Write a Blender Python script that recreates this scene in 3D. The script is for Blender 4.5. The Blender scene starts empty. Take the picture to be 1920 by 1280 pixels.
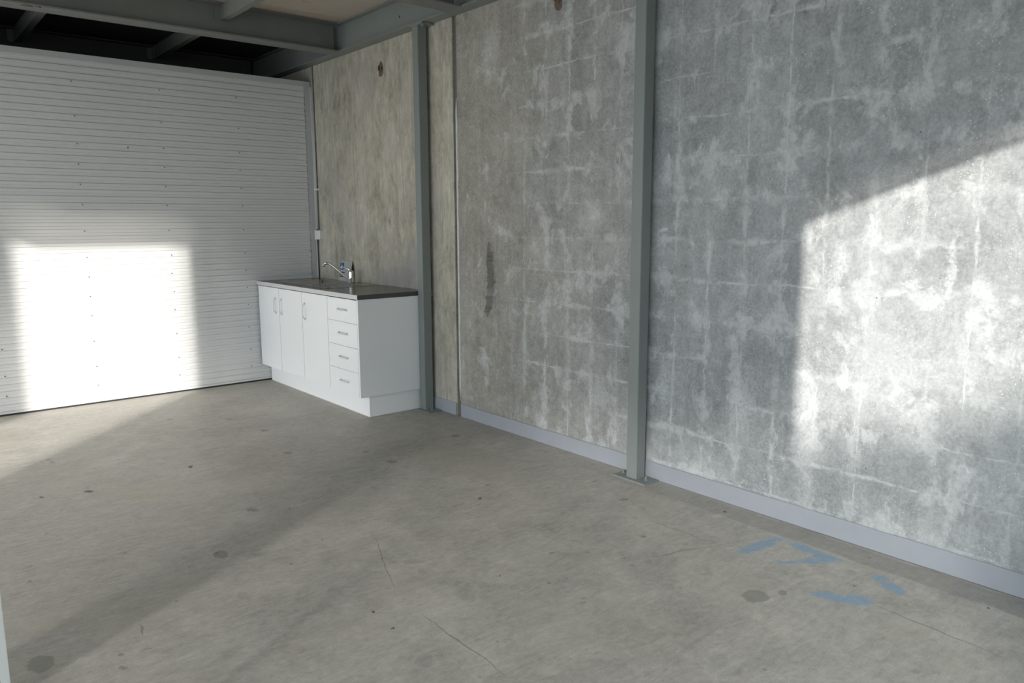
import bpy, bmesh, math, random
from mathutils import Vector, Matrix, noise
random.seed(7)
scene = bpy.context.scene
col = scene.collection

# ------------------------------------------------------------------ camera
YAW, PITCH, ROLL, FPX = 0.69539, 0.15542, -0.00383, 1431.74
cd = bpy.data.cameras.new('camera'); cam = bpy.data.objects.new('camera', cd); col.objects.link(cam)
fwd = Vector((math.sin(YAW) * math.cos(PITCH), math.cos(YAW) * math.cos(PITCH), -math.sin(PITCH)))
rt = Vector((math.cos(YAW), -math.sin(YAW), 0)); up = rt.cross(fwd)
r2 = math.cos(ROLL) * rt + math.sin(ROLL) * up
u2 = -math.sin(ROLL) * rt + math.cos(ROLL) * up
M3 = Matrix((r2, u2, -fwd)).transposed()
cam.matrix_world = Matrix.Translation((-3.1923, 0, 1.4061)) @ M3.to_4x4()
cd.sensor_width = 36; cd.lens = FPX * 36 / 1920; cd.clip_start = 0.02; cd.clip_end = 300
scene.camera = cam

# ------------------------------------------------------------------ light
SUN_DIR = Vector((0.973, 1.0, -0.3536)).normalized()
SUN_STRENGTH, SECOND_SUN_STRENGTH, SKY_STRENGTH = 6.7, 1.4, 3.3
def sun(name, d, strength, angle, colr):
    L = bpy.data.lights.new(name, 'SUN'); L.energy = strength; L.angle = math.radians(angle); L.color = colr
    o = bpy.data.objects.new(name, L); col.objects.link(o)
    o.rotation_euler = Vector(d).to_track_quat('-Z', 'Y').to_euler(); o.location = (-14, -16, 8)
    return o
sun('sun', SUN_DIR, SUN_STRENGTH, 0.55, (1.0, 0.965, 0.91))
# added second sun, a little lower, for the dim band above sun patches
sun('sun_second_low', Vector((0.973, 1.0, -0.320)).normalized(), SECOND_SUN_STRENGTH, 1.4, (1.0, 0.92, 0.82))
# added weak sun from the left with no known source, fills the floor
sun('sun_fill_left', Vector((0.87, 0.49, -0.40)).normalized(), 1.6, 4.0, (1.0, 0.97, 0.93))
w = bpy.data.worlds.new('world'); scene.world = w; w.use_nodes = True
bg = w.node_tree.nodes['Background']; bg.inputs[0].default_value = (0.79, 0.91, 1.0, 1); bg.inputs[1].default_value = SKY_STRENGTH
vs = scene.view_settings
vs.view_transform = 'Standard'; vs.look = 'None'; vs.gamma = 1; vs.exposure = 0.0; vs.use_curve_mapping = False

# ------------------------------------------------------------------ node helpers
class NT:
    def __init__(s, name, rough=0.6, metal=0.0, spec=0.5):
        s.m = bpy.data.materials.new(name); s.m.use_nodes = True
        s.t = s.m.node_tree; s.b = s.t.nodes['Principled BSDF']
        s.b.inputs['Roughness'].default_value = rough; s.b.inputs['Metallic'].default_value = metal
        s.b.inputs['Specular IOR Level'].default_value = spec
        s.tc = s.t.nodes.new('ShaderNodeTexCoord'); s.P = s.tc.outputs['Object']
    def _in(s, sock, v):
        if hasattr(v, 'default_value') and hasattr(v, 'links'): s.t.links.new(v, sock)
        elif v is not None:
            sock.default_value = v
    def math(s, op, a, b=None, c=None, clamp=False):
        n = s.t.nodes.new('ShaderNodeMath'); n.operation = op; n.use_clamp = clamp
        s._in(n.inputs[0], a)
        if b is not None: s._in(n.inputs[1], b)
        if c is not None: s._in(n.inputs[2], c)
        return n.outputs[0]
    def mapping(s, loc=(0, 0, 0), rot=(0, 0, 0), scale=(1, 1, 1), vec=None, kind='POINT'):
        n = s.t.nodes.new('ShaderNodeMapping'); n.vector_type = kind
        s._in(n.inputs[0], vec or s.P); n.inputs[1].default_value = loc; n.inputs[2].default_value = rot; n.inputs[3].default_value = scale
        return n.outputs[0]
    def noise(s, scale, detail=3, rough=0.55, vec=None, dist=0.0, color=False):
        n = s.t.nodes.new('ShaderNodeTexNoise'); n.inputs['Scale'].default_value = scale
        n.inputs['Detail'].default_value = detail; n.inputs['Roughness'].default_value = rough; n.inputs['Distortion'].default_value = dist
        s._in(n.inputs['Vector'], vec or s.P); return n.outputs[1 if color else 0]
    def voronoi(s, scale, vec=None, feature='F1'):
        n = s.t.nodes.new('ShaderNodeTexVoronoi'); n.inputs['Scale'].default_value = scale; n.feature = feature
        s._in(n.inputs['Vector'], vec or s.P); return n.outputs[0]
    def ramp(s, v, a, b, lo=0.0, hi=1.0):       # smooth map range
        n = s.t.nodes.new('ShaderNodeMapRange'); n.interpolation_type = 'SMOOTHSTEP'
        s._in(n.inputs[0], v); n.inputs[1].default_value = a; n.inputs[2].default_value = b
        n.inputs[3].default_value = lo; n.inputs[4].default_value = hi; return n.outputs[0]
    def mix(s, f, a, b, mode='MIX'):
        n = s.t.nodes.new('ShaderNodeMix'); n.data_type = 'RGBA'; n.blend_type = mode
        s._in(n.inputs[0], f)
        for i, v in ((6, a), (7, b)):
            if isinstance(v, tuple): v = (*v, 1) if len(v) == 3 else v
            s._in(n.inputs[i], v)
        return n.outputs[2]
    def sep(s, vec=None):
        n = s.t.nodes.new('ShaderNodeSeparateXYZ'); s._in(n.inputs[0], vec or s.P); return n.outputs
    def comb(s, x=0.0, y=0.0, z=0.0):
        n = s.t.nodes.new('ShaderNodeCombineXYZ')
        for i, v in enumerate((x, y, z)): s._in(n.inputs[i], v)
        return n.outputs[0]
    def add(s, a, b):
        n = s.t.nodes.new('ShaderNodeVectorMath'); n.operation = 'ADD'; s._in(n.inputs[0], a); s._in(n.inputs[1], b); return n.outputs[0]
    def vscale(s, a, k):
        n = s.t.nodes.new('ShaderNodeVectorMath'); n.operation = 'SCALE'; s._in(n.inputs[0], a); n.inputs[3].default_value = k; return n.outputs[0]
    def length(s, a):
        n = s.t.nodes.new('ShaderNodeVectorMath'); n.operation = 'LENGTH'; s._in(n.inputs[0], a); return n.outputs[1]
    def ellipse(s, cx, cy, rx, ry, ang, vec=None):     # 0 at the centre, 1 on the outline
        v = s.mapping((cx, cy, 0), (0, 0, ang), (rx, ry, 1e3), vec, 'TEXTURE')
        return s.length(v)
    def color(s, c):
        s._in(s.b.inputs['Base Color'], (*c, 1) if isinstance(c, tuple) else c)
    def bump(s, h, strength=0.3, dist=0.002):
        n = s.t.nodes.new('ShaderNodeBump'); n.inputs['Strength'].default_value = strength; n.inputs['Distance'].default_value = dist
        s._in(n.inputs['Height'], h); s.t.links.new(n.outputs[0], s.b.inputs['Normal'])

def simple(name, c, rough=0.5, metal=0.0, var=0.06, scale=6.0, bump=0.0, bscale=80, spec=0.5):
    n = NT(name, rough, metal, spec)
    f = n.noise(scale, 4)
    n.color(n.mix(f, tuple(x * (1 - var) for x in c), tuple(min(1, x * (1 + var)) for x in c)))
    if bump: n.bump(n.noise(bscale, 2), bump, 0.001)
    return n.m

# ---- right wall, formed concrete with mesh ghosting
def mat_grid_wall():
    n = NT('concrete_mesh_ghosted', 0.75, spec=0.25)
    x, y, z = n.sep()
    flat = n.comb(0.0, y, z)
    wob = n.noise(3.0, 3, vec=flat)
    wob2 = n.noise(24.0, 4, 0.7, vec=flat)
    wv = n.math('ADD', n.math('MULTIPLY', n.math('SUBTRACT', wob, 0.5), 0.030), n.math('MULTIPLY', n.math('SUBTRACT', wob2, 0.5), 0.022))
    def grid(c, off):
        a = n.math('ADD', n.math('SUBTRACT', c, off - 0.1 - 4.0), wv)
        a = n.math('DIVIDE', a, 0.2)
        fr = n.math('FRACT', a)
        return n.math('MULTIPLY', n.math('ABSOLUTE', n.math('SUBTRACT', fr, 0.5)), 0.2)
    dy, dz = grid(y, 0.1), grid(z, 0.11)
    def lines(d, ns, sx, sz, seed):
        pres = n.noise(ns, 3, 0.6, vec=n.mapping((seed, seed * 2, seed), (0, 0, 0), (1, sx, sz), flat))
        wide = n.ramp(n.noise(2.6, 2, vec=n.mapping((seed + 5, 3, 1), vec=flat)), 0.46, 0.70, 0.007, 0.040)
        soft = n.math('SUBTRACT', 1.0, n.math('DIVIDE', d, wide), clamp=True)
        soft = n.ramp(soft, 0.0, 0.9)
        soft = n.math('MULTIPLY', soft, n.ramp(n.noise(13, 5, 0.7, vec=n.mapping((seed, 9, 2), vec=flat)), 0.38, 0.58, 0.1, 1.0))
        return n.math('MULTIPLY', soft, n.ramp(pres, 0.40, 0.60))
    lv = lines(dy, 3.2, 1.3, 0.5, 1.7)
    lh = lines(dz, 3.2, 0.5, 1.4, 8.3)
    ln = n.math('MAXIMUM', lv, lh)
    grey = n.ramp(y, 3.55, 3.95, 1.0, 0.0)                        # mesh marks fade out toward the joint
    ln = n.math('MULTIPLY', ln, grey)
    # cells between the mesh marks vary in tone
    cy = n.math('FLOOR', n.math('DIVIDE', n.math('SUBTRACT', y, 0.1), 0.2)); cz = n.math('FLOOR', n.math('DIVIDE', n.math('SUBTRACT', z, 0.11), 0.2))
    wn = n.t.nodes.new('ShaderNodeTexWhiteNoise'); wn.noise_dimensions = '2D'; n._in(wn.inputs[0], n.comb(cy, cz, 0.0))
    cell = n.math('MULTIPLY', n.math('SUBTRACT', wn.outputs[0], 0.5), 0.16)
    big = n.noise(1.1, 4, 0.6, vec=flat)
    mid = n.noise(4.5, 5, 0.65, vec=flat, dist=0.6)
    streak = n.noise(2.2, 4, 0.6, vec=n.mapping(scale=(1, 6.0, 0.55), vec=flat))
    fine = n.noise(70, 3, 0.7, vec=flat)
    pepper = n.noise(190, 2, 0.6, vec=flat)
    t = n.math('ADD', n.math('MULTIPLY', n.math('SUBTRACT', big, 0.5), 0.9), n.math('MULTIPLY', n.math('SUBTRACT', mid, 0.5), 1.3))
    t = n.math('ADD', t, n.math('MULTIPLY', n.math('SUBTRACT', streak, 0.5), 0.85))
    t = n.math('ADD', t, n.math('MULTIPLY', n.math('SUBTRACT', fine, 0.5), 1.3))
    t = n.math('ADD', t, n.math('MULTIPLY', n.math('SUBTRACT', pepper, 0.5), 0.55))
    t = n.math('ADD', t, n.math('MULTIPLY', cell, grey))
    rough_n = n.noise(19, 6, 0.75, vec=flat, dist=0.4)
    t = n.math('ADD', t, n.math('MULTIPLY', n.math('SUBTRACT', rough_n, 0.5), 1.5))
    t = n.math('ADD', n.math('MULTIPLY', t, 0.62), 0.40, clamp=True)
    warm_d, warm_l = (0.19, 0.173, 0.148), (0.50, 0.475, 0.425)
    cool_d, cool_l = (0.195, 0.203, 0.202), (0.50, 0.515, 0.513)
    wm = n.ramp(n.math('ADD', y, n.math('MULTIPLY', n.math('SUBTRACT', big, 0.5), 1.6)), 2.2, 4.3)
    c = n.mix(wm, n.mix(t, cool_d, cool_l), n.mix(t, warm_d, warm_l))
    # lime bloom blotches
    near = n.ramp(n.math('MINIMUM', dy, dz), 0.0, 0.07, 0.075, 0.0)
    bn = n.noise(5.0, 6, 0.7, vec=n.mapping((3, 7, 2), scale=(1, 1.1, 0.8), vec=flat), dist=0.4)
    bl = n.ramp(n.math('ADD', bn, n.math('MULTIPLY', near, grey)), 0.555, 0.66)
    bl = n.math('MULTIPLY', bl, n.ramp(n.noise(26, 5, 0.75, vec=flat), 0.3, 0.66, 0.2, 0.62))
    ln = n.math('MULTIPLY', ln, 0.62)
    c = n.mix(n.math('MAXIMUM', bl, ln), c, (0.60, 0.61, 0.605))
    # light speckle with dark pits
    vd = n.voronoi(75, vec=n.add(flat, n.vscale(n.noise(30, 3, vec=flat, color=True), 0.03)))
    sp = n.math('MULTIPLY', n.ramp(vd, 0.10, 0.22, 1.0, 0.0), n.ramp(n.noise(5, 3, vec=flat), 0.46, 0.62))
    sp = n.math('MULTIPLY', sp, n.ramp(y, 3.4, 4.4, 0.75, 0.2))
    c = n.mix(sp, c, (0.66, 0.68, 0.68))
    pv = n.voronoi(9.0, vec=n.mapping((0.3, 0.9, 0.4), vec=flat))
    c = n.mix(n.math('MULTIPLY', n.ramp(pv, 0.022, 0.04, 1.0, 0.0), 0.7), c, (0.07, 0.065, 0.06))
    # trowel scuffs and old glue runs
    for (cy_, cz_, ry, rz, an, k) in [(4.02, 2.52, 0.09, 0.12, 0.2, .35), (1.28, 0.68, 0.02, 0.075, 0.55, -.5), (1.23, 0.69, 0.014, 0.08, 0.5, -.35), (1.40, 0.72, 0.012, 0.06, 0.35, -.25),
                                      (2.60, 1.36, 0.03, 0.02, 0, .8), (1.06, 0.46, 0.02, 0.008, 0, .8), (1.72, 0.40, 0.07, 0.33, 0, .35),
                                      (2.08, 0.52, 0.09, 0.16, 0.2, .45), (2.32, 0.12, 0.05, 0.14, 0, .4), (3.55, 0.15, 0.06, 0.05, 0, .45), (3.12, 1.42, 0.12, 0.10, 0, .3),
                                      (2.0, 2.34, .008, .05, .3, -.8), (1.62, 2.52, .09, .09, 0, .2), (4.05, 2.33, 0.05, 0.07, 0, .25), (3.48, 1.18, 0.03, 0.08, 0, .5), (3.20, 1.02, 0.16, 0.05, 0.1, .3),
                                      (3.02, 0.40, 0.09, 0.09, 0, .35), (1.18, 1.22, .02, .16, .1, .5), (1.62, 1.22, .04, .10, .3, .45), (2.55, 0.55, 0.06, 0.16, 0, .4)]:
        v = n.add(n.comb(y, z, 0.0), n.vscale(n.noise(9, 5, 0.7, vec=flat, color=True), 0.16))
        m = n.ellipse(cy_ + .08, cz_ + .08, ry, rz, an, v)
        m = n.math('MULTIPLY', n.math('MULTIPLY', n.ramp(m, 0.3, 1.3, 1.0, 0.0), n.ramp(fine, 0.35, 0.6, 0.5, 1.0)), abs(k))
        c = n.mix(m, c, (0.64, 0.65, 0.645) if k > 0 else (0.16, 0.155, 0.15))
    n.color(c)
    h = n.math('ADD', n.math('MULTIPLY', fine, 0.5), n.math('ADD', n.math('MULTIPLY', mid, 1.4), n.math('MULTIPLY', ln, 0.6)))
    n.bump(h, 0.35, 0.004)
    return n.m

# ---- right wall, smoother board-marked panel near the back
def mat_smooth_wall():
    n = NT('concrete_board_marked', 0.72, spec=0.25)
    x, y, z = n.sep(); flat = n.comb(0.0, y, z)
    st = n.noise(1.6, 5, 0.6, vec=n.mapping(scale=(1, 3.0, 0.8), vec=flat), dist=0.9)
    st2 = n.noise(5.0, 5, 0.7, vec=n.mapping((4, 2, 1), scale=(1, 5.0, 0.8), vec=flat), dist=0.4)
    mid = n.noise(2.6, 5, 0.6, vec=n.mapping(scale=(1, 1.3, 0.8), vec=flat), dist=0.8)
    fine = n.noise(60, 3, 0.7, vec=flat)
    t = n.math('ADD', n.math('MULTIPLY', n.math('SUBTRACT', st, 0.5), 0.6), n.math('MULTIPLY', n.math('SUBTRACT', mid, 0.5), 1.5))
    t = n.math('ADD', t, n.math('MULTIPLY', n.math('SUBTRACT', n.noise(15, 6, 0.75, vec=n.mapping(scale=(1, 1.4, 0.7), vec=flat), dist=0.5), 0.5), 1.3))
    t = n.math('ADD', t, n.math('MULTIPLY', n.math('SUBTRACT', st2, 0.5), 0.6))
    t = n.math('ADD', t, n.math('MULTIPLY', n.math('SUBTRACT', fine, 0.5), 0.4))
    t = n.math('ADD', n.math('MULTIPLY', t, 1.05), 0.5, clamp=True)
    c = n.mix(t, (0.25, 0.23, 0.182), (0.61, 0.57, 0.475))
    pink = n.ramp(n.noise(1.4, 3, vec=n.mapping((9, 1, 4), vec=flat)), 0.5, 0.7)
    c = n.mix(n.math('MULTIPLY', pink, 0.45), c, (0.40, 0.36, 0.335))
    # thin vertical board lines
    bl = n.voronoi(1.0, vec=n.comb(0.0, n.math('MULTIPLY', y, 6.0), n.math('MULTIPLY', z, 0.25)), feature='DISTANCE_TO_EDGE')
    bm = n.math('MULTIPLY', n.ramp(bl, 0.0, 0.03, 1.0, 0.0), n.ramp(mid, 0.45, 0.6))
    c = n.mix(n.math('MULTIPLY', bm, 0.35), c, (0.15, 0.14, 0.12))
    pv = n.voronoi(14.0, vec=flat)
    c = n.mix(n.math('MULTIPLY', n.ramp(pv, 0.03, 0.06, 1.0, 0.0), 0.5), c, (0.10, 0.09, 0.08))
    # grey patch repairs low beside the bench
    for (a, b, ry, rz, an, k) in [(5.02, 1.12, .11, .2, .3, .5), (5.05, 1.55, .09, .13, 0, .25), (5.3, 2.0, .10, .18, .3, -.3), (6.2, 1.45, .16, .05, 0, .3), (4.9, 1.75, .05, .16, 0, -.45), (5.1, .98, .5, .08, 0, .4)]:
        v = n.add(n.comb(y, z, 0.0), n.vscale(n.noise(12, 3, vec=flat, color=True), 0.10))
        m = n.math('MULTIPLY', n.ramp(n.ellipse(a + .05, b + .05, ry, rz, an, v), 0.6, 1.2, 1.0, 0.0), abs(k))
        c = n.mix(m, c, (0.26, 0.255, 0.26) if k > 0 else (0.52, 0.505, 0.45))
    n.color(c)
    n.bump(n.math('ADD', n.math('MULTIPLY', st2, 1.2), n.math('MULTIPLY', fine, 0.4)), 0.3, 0.003)
    return n.m

STAINS = [[-2.907, 2.729, 0.063, 0.039, 1.634], [-2.171, 3.179, 0.048, 0.028, 1.479], [-1.863, 3.602, 0.036, 0.026, 1.899], [-2.43, 4.425, 0.033, 0.025, 2.217], [-2.641, 4.49, 0.029, 0.013, 1.613], [-1.884, 4.499, 0.033, 0.014, 1.362], [-1.338, 4.388, 0.037, 0.027, 1.571], [-1.244, 4.984, 0.036, 0.025, 2.025], [-0.937, 3.822, 0.032, 0.027, 1.504], [-0.96, 4.094, 0.024, 0.019, 1.455], [-0.325, 4.021, 0.039, 0.032, 1.114], [-0.912, 2.995, 0.019, 0.014, 0.972], [-0.746, 1.493, 0.056, 0.049, 3.002], [-0.938, 1.757, 0.029, 0.024, 3.124], [-0.65, 1.439, 0.024, 0.016, -2.962], [-0.494, 1.53, 0.028, 0.02, 3.142], [-0.277, 1.358, 0.026, 0.021, -2.805], [-1.921, 2.18, 0.011, 0.009, 1.13], [-1.916, 2.331, 0.01, 0.009, 1.3], [-1.575, 2.59, 0.045, 0.025, 2.375], [-1.601, 2.482, 0.034, 0.017, 1.037], [-0.503, 2.308, 0.021, 0.015, -2.591], [-1.314, 5.439, 0.033, 0.021, 2.117], [-2.494, 5.208, 0.028, 0.015, 1.744], [-2.487, 5.134, 0.026, 0.013, 1.645], [-1.377, 2.255, 0.009, 0.006, 0.879], [-1.578, 2.21, 0.059, 0.035, 1.314], [-1.951, 1.939, 0.037, 0.03, 1.247], [-2.233, 2.754, 0.045, 0.019, 1.655], [-2.708, 2.532, 0.018, 0.009, 1.874], [-2.696, 2.618, 0.015, 0.009, 2.144], [-2.481, 3.462, 0.013, 0.009, 1.681], [-2.837, 3.421, 0.012, 0.008, 1.756], [-2.501, 4.562, 0.016, 0.009, 1.736], [-1.644, 5.723, 0.033, 0.017, 2.234], [-0.36, 2.504, 0.022, 0.015, 2.555], [-0.645, 2.131, 0.016, 0.013, -3.031], [-0.112, 2.073, 0.011, 0.008, -2.608], [-0.172, 0.889, 0.011, 0.008, 3.083], [-1.073, 2.273, 0.014, 0.011, 2.517]]
FAINT = {13, 19, 20, 15, 16, 26, 27, 28, 21}
DARK = {3, 4, 5, 11, 17, 18, 25, 37, 38}
BLUE = [[-0.323, 1.736, 0.142, 0.035, -0.102], [-0.208, 1.595, 0.073, 0.035, -1.701], [-0.219, 1.49, 0.044, 0.035, -1.32], [-0.28, 1.496, 0.077, 0.03, -0.647], [-0.397, 1.578, 0.064, 0.014, -0.64], [-0.533, 1.3, 0.067, 0.035, -1.188], [-0.477, 1.223, 0.027, 0.045, -1.091], [-0.496, 1.238, 0.031, 0.03, -2.527], [-0.244, 1.259, 0.014, 0.03, -1.326], [-0.285, 1.188, 0.039, 0.035, -1.971]]
CRACK = [[-1.792, 1.951, 0.275, 0.004, -1.596], [-1.667, 2.68, 0.295, 0.003, 1.191], [-0.467, 2.075, 0.208, 0.004, -1.537], [-0.597, 1.907, 0.248, 0.004, -0.347], [-0.484, 0.962, 0.252, 0.005, -1.636], [-1.877, 4.377, 0.232, 0.003, 0.241], [-2.597, 2.744, 0.043, 0.006, -1.664]]

def mat_floor():
    n = NT('concrete_floor', 0.62, spec=0.35)
    x, y, z = n.sep(); P = n.comb(x, y, 0.0)
    big = n.noise(0.9, 4, 0.6, vec=P, dist=0.5); mid = n.noise(3.6, 5, 0.65, vec=P, dist=0.7)
    fine = n.noise(38, 4, 0.7, vec=P); pep = n.noise(150, 2, vec=P)
    swirl = n.noise(7, 4, 0.7, vec=n.mapping(rot=(0, 0, 0.7), scale=(1, 3.5, 1), vec=P), dist=1.5)
    t = n.math('ADD', n.math('MULTIPLY', n.math('SUBTRACT', big, 0.5), 0.8), n.math('MULTIPLY', n.math('SUBTRACT', mid, 0.5), 0.9))
    for k, v in ((0.6, fine), (0.45, pep), (0.75, swirl), (0.5, n.noise(14, 5, 0.7, vec=P, dist=0.6))):
        t = n.math('ADD', t, n.math('MULTIPLY', n.math('SUBTRACT', v, 0.5), k))
    t = n.math('ADD', n.math('MULTIPLY', t, 1.15), 0.5, clamp=True)
    c = n.mix(t, (0.272, 0.256, 0.228), (0.55, 0.524, 0.475))
    # yellowish and pinkish tints
    ye = n.ramp(n.noise(1.7, 3, vec=n.mapping((2, 5, 0), vec=P)), 0.52, 0.7)
    c = n.mix(n.math('MULTIPLY', ye, 0.35), c, (0.42, 0.40, 0.31))
    # light scrape marks
    sc = n.noise(9, 4, 0.8, vec=n.mapping(rot=(0, 0, -0.9), scale=(1, 7, 1), vec=P), dist=0.8)
    sm = n.math('MULTIPLY', n.ramp(sc, 0.62, 0.72), n.ramp(n.noise(1.6, 3, vec=n.mapping((7, 3, 0), vec=P)), 0.48, 0.6))
    c = n.mix(n.math('MULTIPLY', sm, 0.65), c, (0.60, 0.58, 0.54))
    # damp, dirty margin along the wall
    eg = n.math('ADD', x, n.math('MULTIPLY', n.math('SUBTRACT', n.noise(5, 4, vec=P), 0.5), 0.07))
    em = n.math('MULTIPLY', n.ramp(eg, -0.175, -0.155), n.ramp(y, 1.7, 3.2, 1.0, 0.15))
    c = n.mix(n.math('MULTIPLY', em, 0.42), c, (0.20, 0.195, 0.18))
    c = n.mix(n.math('MULTIPLY', n.ramp(eg, -0.035, -0.01), 0.5), c, (0.50, 0.49, 0.46))
    # hand placed stains, filled patches and chips
    wv = n.add(n.comb(x, y, 0.0), n.vscale(n.add(n.noise(22, 4, 0.65, vec=P, color=True), (-0.5, -0.5, -0.5)), 0.05))
    groups = {'f': None, 'm': None, 'd': None}
    for i, (cx, cy, rx, ry, an) in enumerate(STAINS):
        g = 'f' if i in FAINT else ('d' if i in DARK else 'm')
        e = n.ellipse(cx, cy, rx * (1 if g != 'd' else .8), ry * (1 if g != 'd' else .8), an, wv)
        groups[g] = e if groups[g] is None else n.math('MINIMUM', groups[g], e)
    c = n.mix(n.ramp(groups['f'], 0.8, 1.15, 0.32, 0.0), c, (0.25, 0.24, 0.22))
    c = n.mix(n.ramp(groups['m'], 0.85, 1.05, 0.6, 0.0), c, (0.20, 0.193, 0.18))
    c = n.mix(n.ramp(groups['d'], 0.8, 1.1, 0.85, 0.0), c, (0.10, 0.095, 0.09))
    # small random grit spots
    vd = n.voronoi(7.5, vec=n.mapping((0.2, 0.7, 0), vec=wv))
    c = n.mix(n.math('MULTIPLY', n.ramp(vd, 0.03, 0.06, 1, 0), 0.6), c, (0.13, 0.125, 0.115))
    vd = n.voronoi(4.2, vec=n.mapping((5.2, 1.7, 0), scale=(1, 1.4, 1), vec=wv))
    c = n.mix(n.math('MULTIPLY', n.ramp(vd, 0.05, 0.09, 1, 0), 0.35), c, (0.19, 0.185, 0.17))
    # hairline cracks
    cv = n.add(n.comb(x, y, 0.0), n.vscale(n.add(n.noise(7, 3, vec=P, color=True), (-0.5, -0.5, -0.5)), 0.04))
    g = None
    for cx, cy, rx, ry, an in CRACK:
        e = n.ellipse(cx, cy, rx, ry * 0.75, an, cv); g = e if g is None else n.math('MINIMUM', g, e)
    c = n.mix(n.ramp(g, 0.6, 1.2, 0.6, 0.0), c, (0.15, 0.145, 0.13))
    # worn blue spray-paint strokes
    g = None
    for cx, cy, rx, ry, an in BLUE:
        e = n.ellipse(cx, cy, rx + 0.018, ry * 1.0, an, wv); g = e if g is None else n.math('MINIMUM', g, e)
    worn = n.ramp(n.noise(30, 4, 0.7, vec=n.mapping(rot=(0, 0, 0.9), scale=(1, 3, 1), vec=P)), 0.36, 0.56, 0.45, 1.0)
    bm = n.math('MULTIPLY', n.ramp(g, 0.55, 1.25, 0.85, 0.0), worn)
    c = n.mix(bm, c, (0.20, 0.335, 0.47))
    n.color(c)
    n._in(n.b.inputs['Roughness'], n.ramp(mid, 0.3, 0.7, 0.45, 0.7))
    n.bump(n.math('ADD', n.math('MULTIPLY', fine, 0.4), n.math('MULTIPLY', swirl, 0.5)), 0.22, 0.003)
    return n.m

def mat_zinc(name, c, var=0.12):
    n = NT(name, 0.5, 0.0, 0.5)
    f = n.noise(7, 5, 0.65, vec=n.mapping(scale=(1, 1, 0.35)))
    g = n.noise(90, 2)
    t = n.math('ADD', n.math('MULTIPLY', f, 0.8), n.math('MULTIPLY', g, 0.2))
    n.color(n.mix(t, tuple(x * (1 - var) for x in c), tuple(x * (1 + var) for x in c)))
    n.bump(g, 0.08, 0.001)
    return n.m

def mat_deck():
    n = NT('plywood_deck', 0.8, spec=0.2)
    gr = n.noise(2.0, 6, 0.7, vec=n.mapping(scale=(1.0, 9, 1)), dist=0.8); b = n.noise(1.5, 4)
    t = n.math('ADD', n.math('MULTIPLY', gr, 0.6), n.math('MULTIPLY', b, 0.5), clamp=True)
    c = n.mix(t, (0.34, 0.29, 0.24), (0.60, 0.54, 0.47))
    st = n.ramp(n.noise(3.2, 5, 0.7, vec=n.mapping((4, 4, 4))), 0.58, 0.68, 0.0, 0.5)
    c = n.mix(st, c, (0.22, 0.20, 0.18)); n.color(c); return n.m

def mat_worktop():
    n = NT('dark_laminate', 0.22, spec=0.5)
    f = n.noise(160, 3, 0.7); b = n.noise(5, 4)
    t = n.math('ADD', n.math('MULTIPLY', f, 0.7), n.math('MULTIPLY', b, 0.3))
    n.color(n.mix(t, (0.045, 0.045, 0.045), (0.095, 0.093, 0.09))); return n.m

M = dict(
    grid=mat_grid_wall(), smooth=mat_smooth_wall(), floor=mat_floor(), deck=mat_deck(),
    shadeply=simple('painted_deck_shade', (0.03, 0.03, 0.028), 0.9),  # near-black deck colour stands in for the shade behind the partition
    steel=mat_zinc('primer_grey_steel', (0.215, 0.235, 0.225)),
    beam=mat_zinc('grey_painted_beam', (0.195, 0.202, 0.188)),
    clad=simple('white_sheet_steel', (0.65, 0.65, 0.64), 0.42, 0, 0.03, 2.0),
    flash=simple('grey_flashing', (0.50, 0.505, 0.50), 0.5, 0, 0.03, 3.0),
    base=simple('pale_grey_paint', (0.33, 0.345, 0.375), 0.6, 0, 0.06, 9, 0.15, 60),
    cab=simple('white_melamine', (0.86, 0.865, 0.87), 0.35, 0, 0.01, 3.0),
    top=mat_worktop(),
    edge=simple('grey_laminate_edge', (0.60, 0.60, 0.59), 0.4, 0, 0.10, 60),
    chrome=simple('chrome', (0.78, 0.78, 0.78), 0.08, 1.0, 0.01),
    satin=simple('satin_nickel', (0.82, 0.82, 0.82), 0.38, 0.2, 0.03),
    stain=simple('brushed_stainless', (0.42, 0.42, 0.41), 0.14, 1.0, 0.05, 30),
    dark=simple('dark_rubber', (0.02, 0.02, 0.02), 0.7),
    plastic=simple('white_plastic', (0.74, 0.74, 0.73), 0.4),
    pvc=simple('grey_conduit_plastic', (0.46, 0.46, 0.44), 0.4),
    card=simple('grey_card', (0.42, 0.43, 0.42), 0.55),
    blue=simple('blue_print', (0.015, 0.06, 0.27), 0.5),
    white=simple('white_print', (0.8, 0.82, 0.85), 0.5),
    black=simple('black_print', (0.02, 0.02, 0.022), 0.5),
    seal=simple('joint_filler', (0.14, 0.14, 0.12), 0.8, 0, 0.25, 30, 0.4),
    mortar=simple('pale_mortar', (0.56, 0.56, 0.54), 0.85, 0, 0.2, 40, 0.6),
    rust=simple('rusty_recess', (0.14, 0.10, 0.075), 0.85, 0, 0.5, 40, 0.8),
    rough=simple('raw_concrete', (0.27, 0.26, 0.24), 0.9, 0, 0.3, 25, 0.8),
    screw=simple('screw_head', (0.26, 0.26, 0.255), 0.5, 0.3),
    alu=simple('pale_aluminium', (0.62, 0.64, 0.63), 0.35, 0.4, 0.04),
    plaster=simple('plain_grey_wall', (0.40, 0.40, 0.39), 0.85, 0, 0.1, 2),
    shadewall=simple('painted_store_shade', (0.09, 0.09, 0.085), 0.9, 0, 0.1, 2),  # dark colour stands in for the shade of the store-room
    apron=simple('outdoor_paving', (0.17, 0.168, 0.16), 0.85, 0, 0.1, 1.5),
    roof=simple('roof_lining', (0.35, 0.35, 0.34), 0.8),
)

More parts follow.
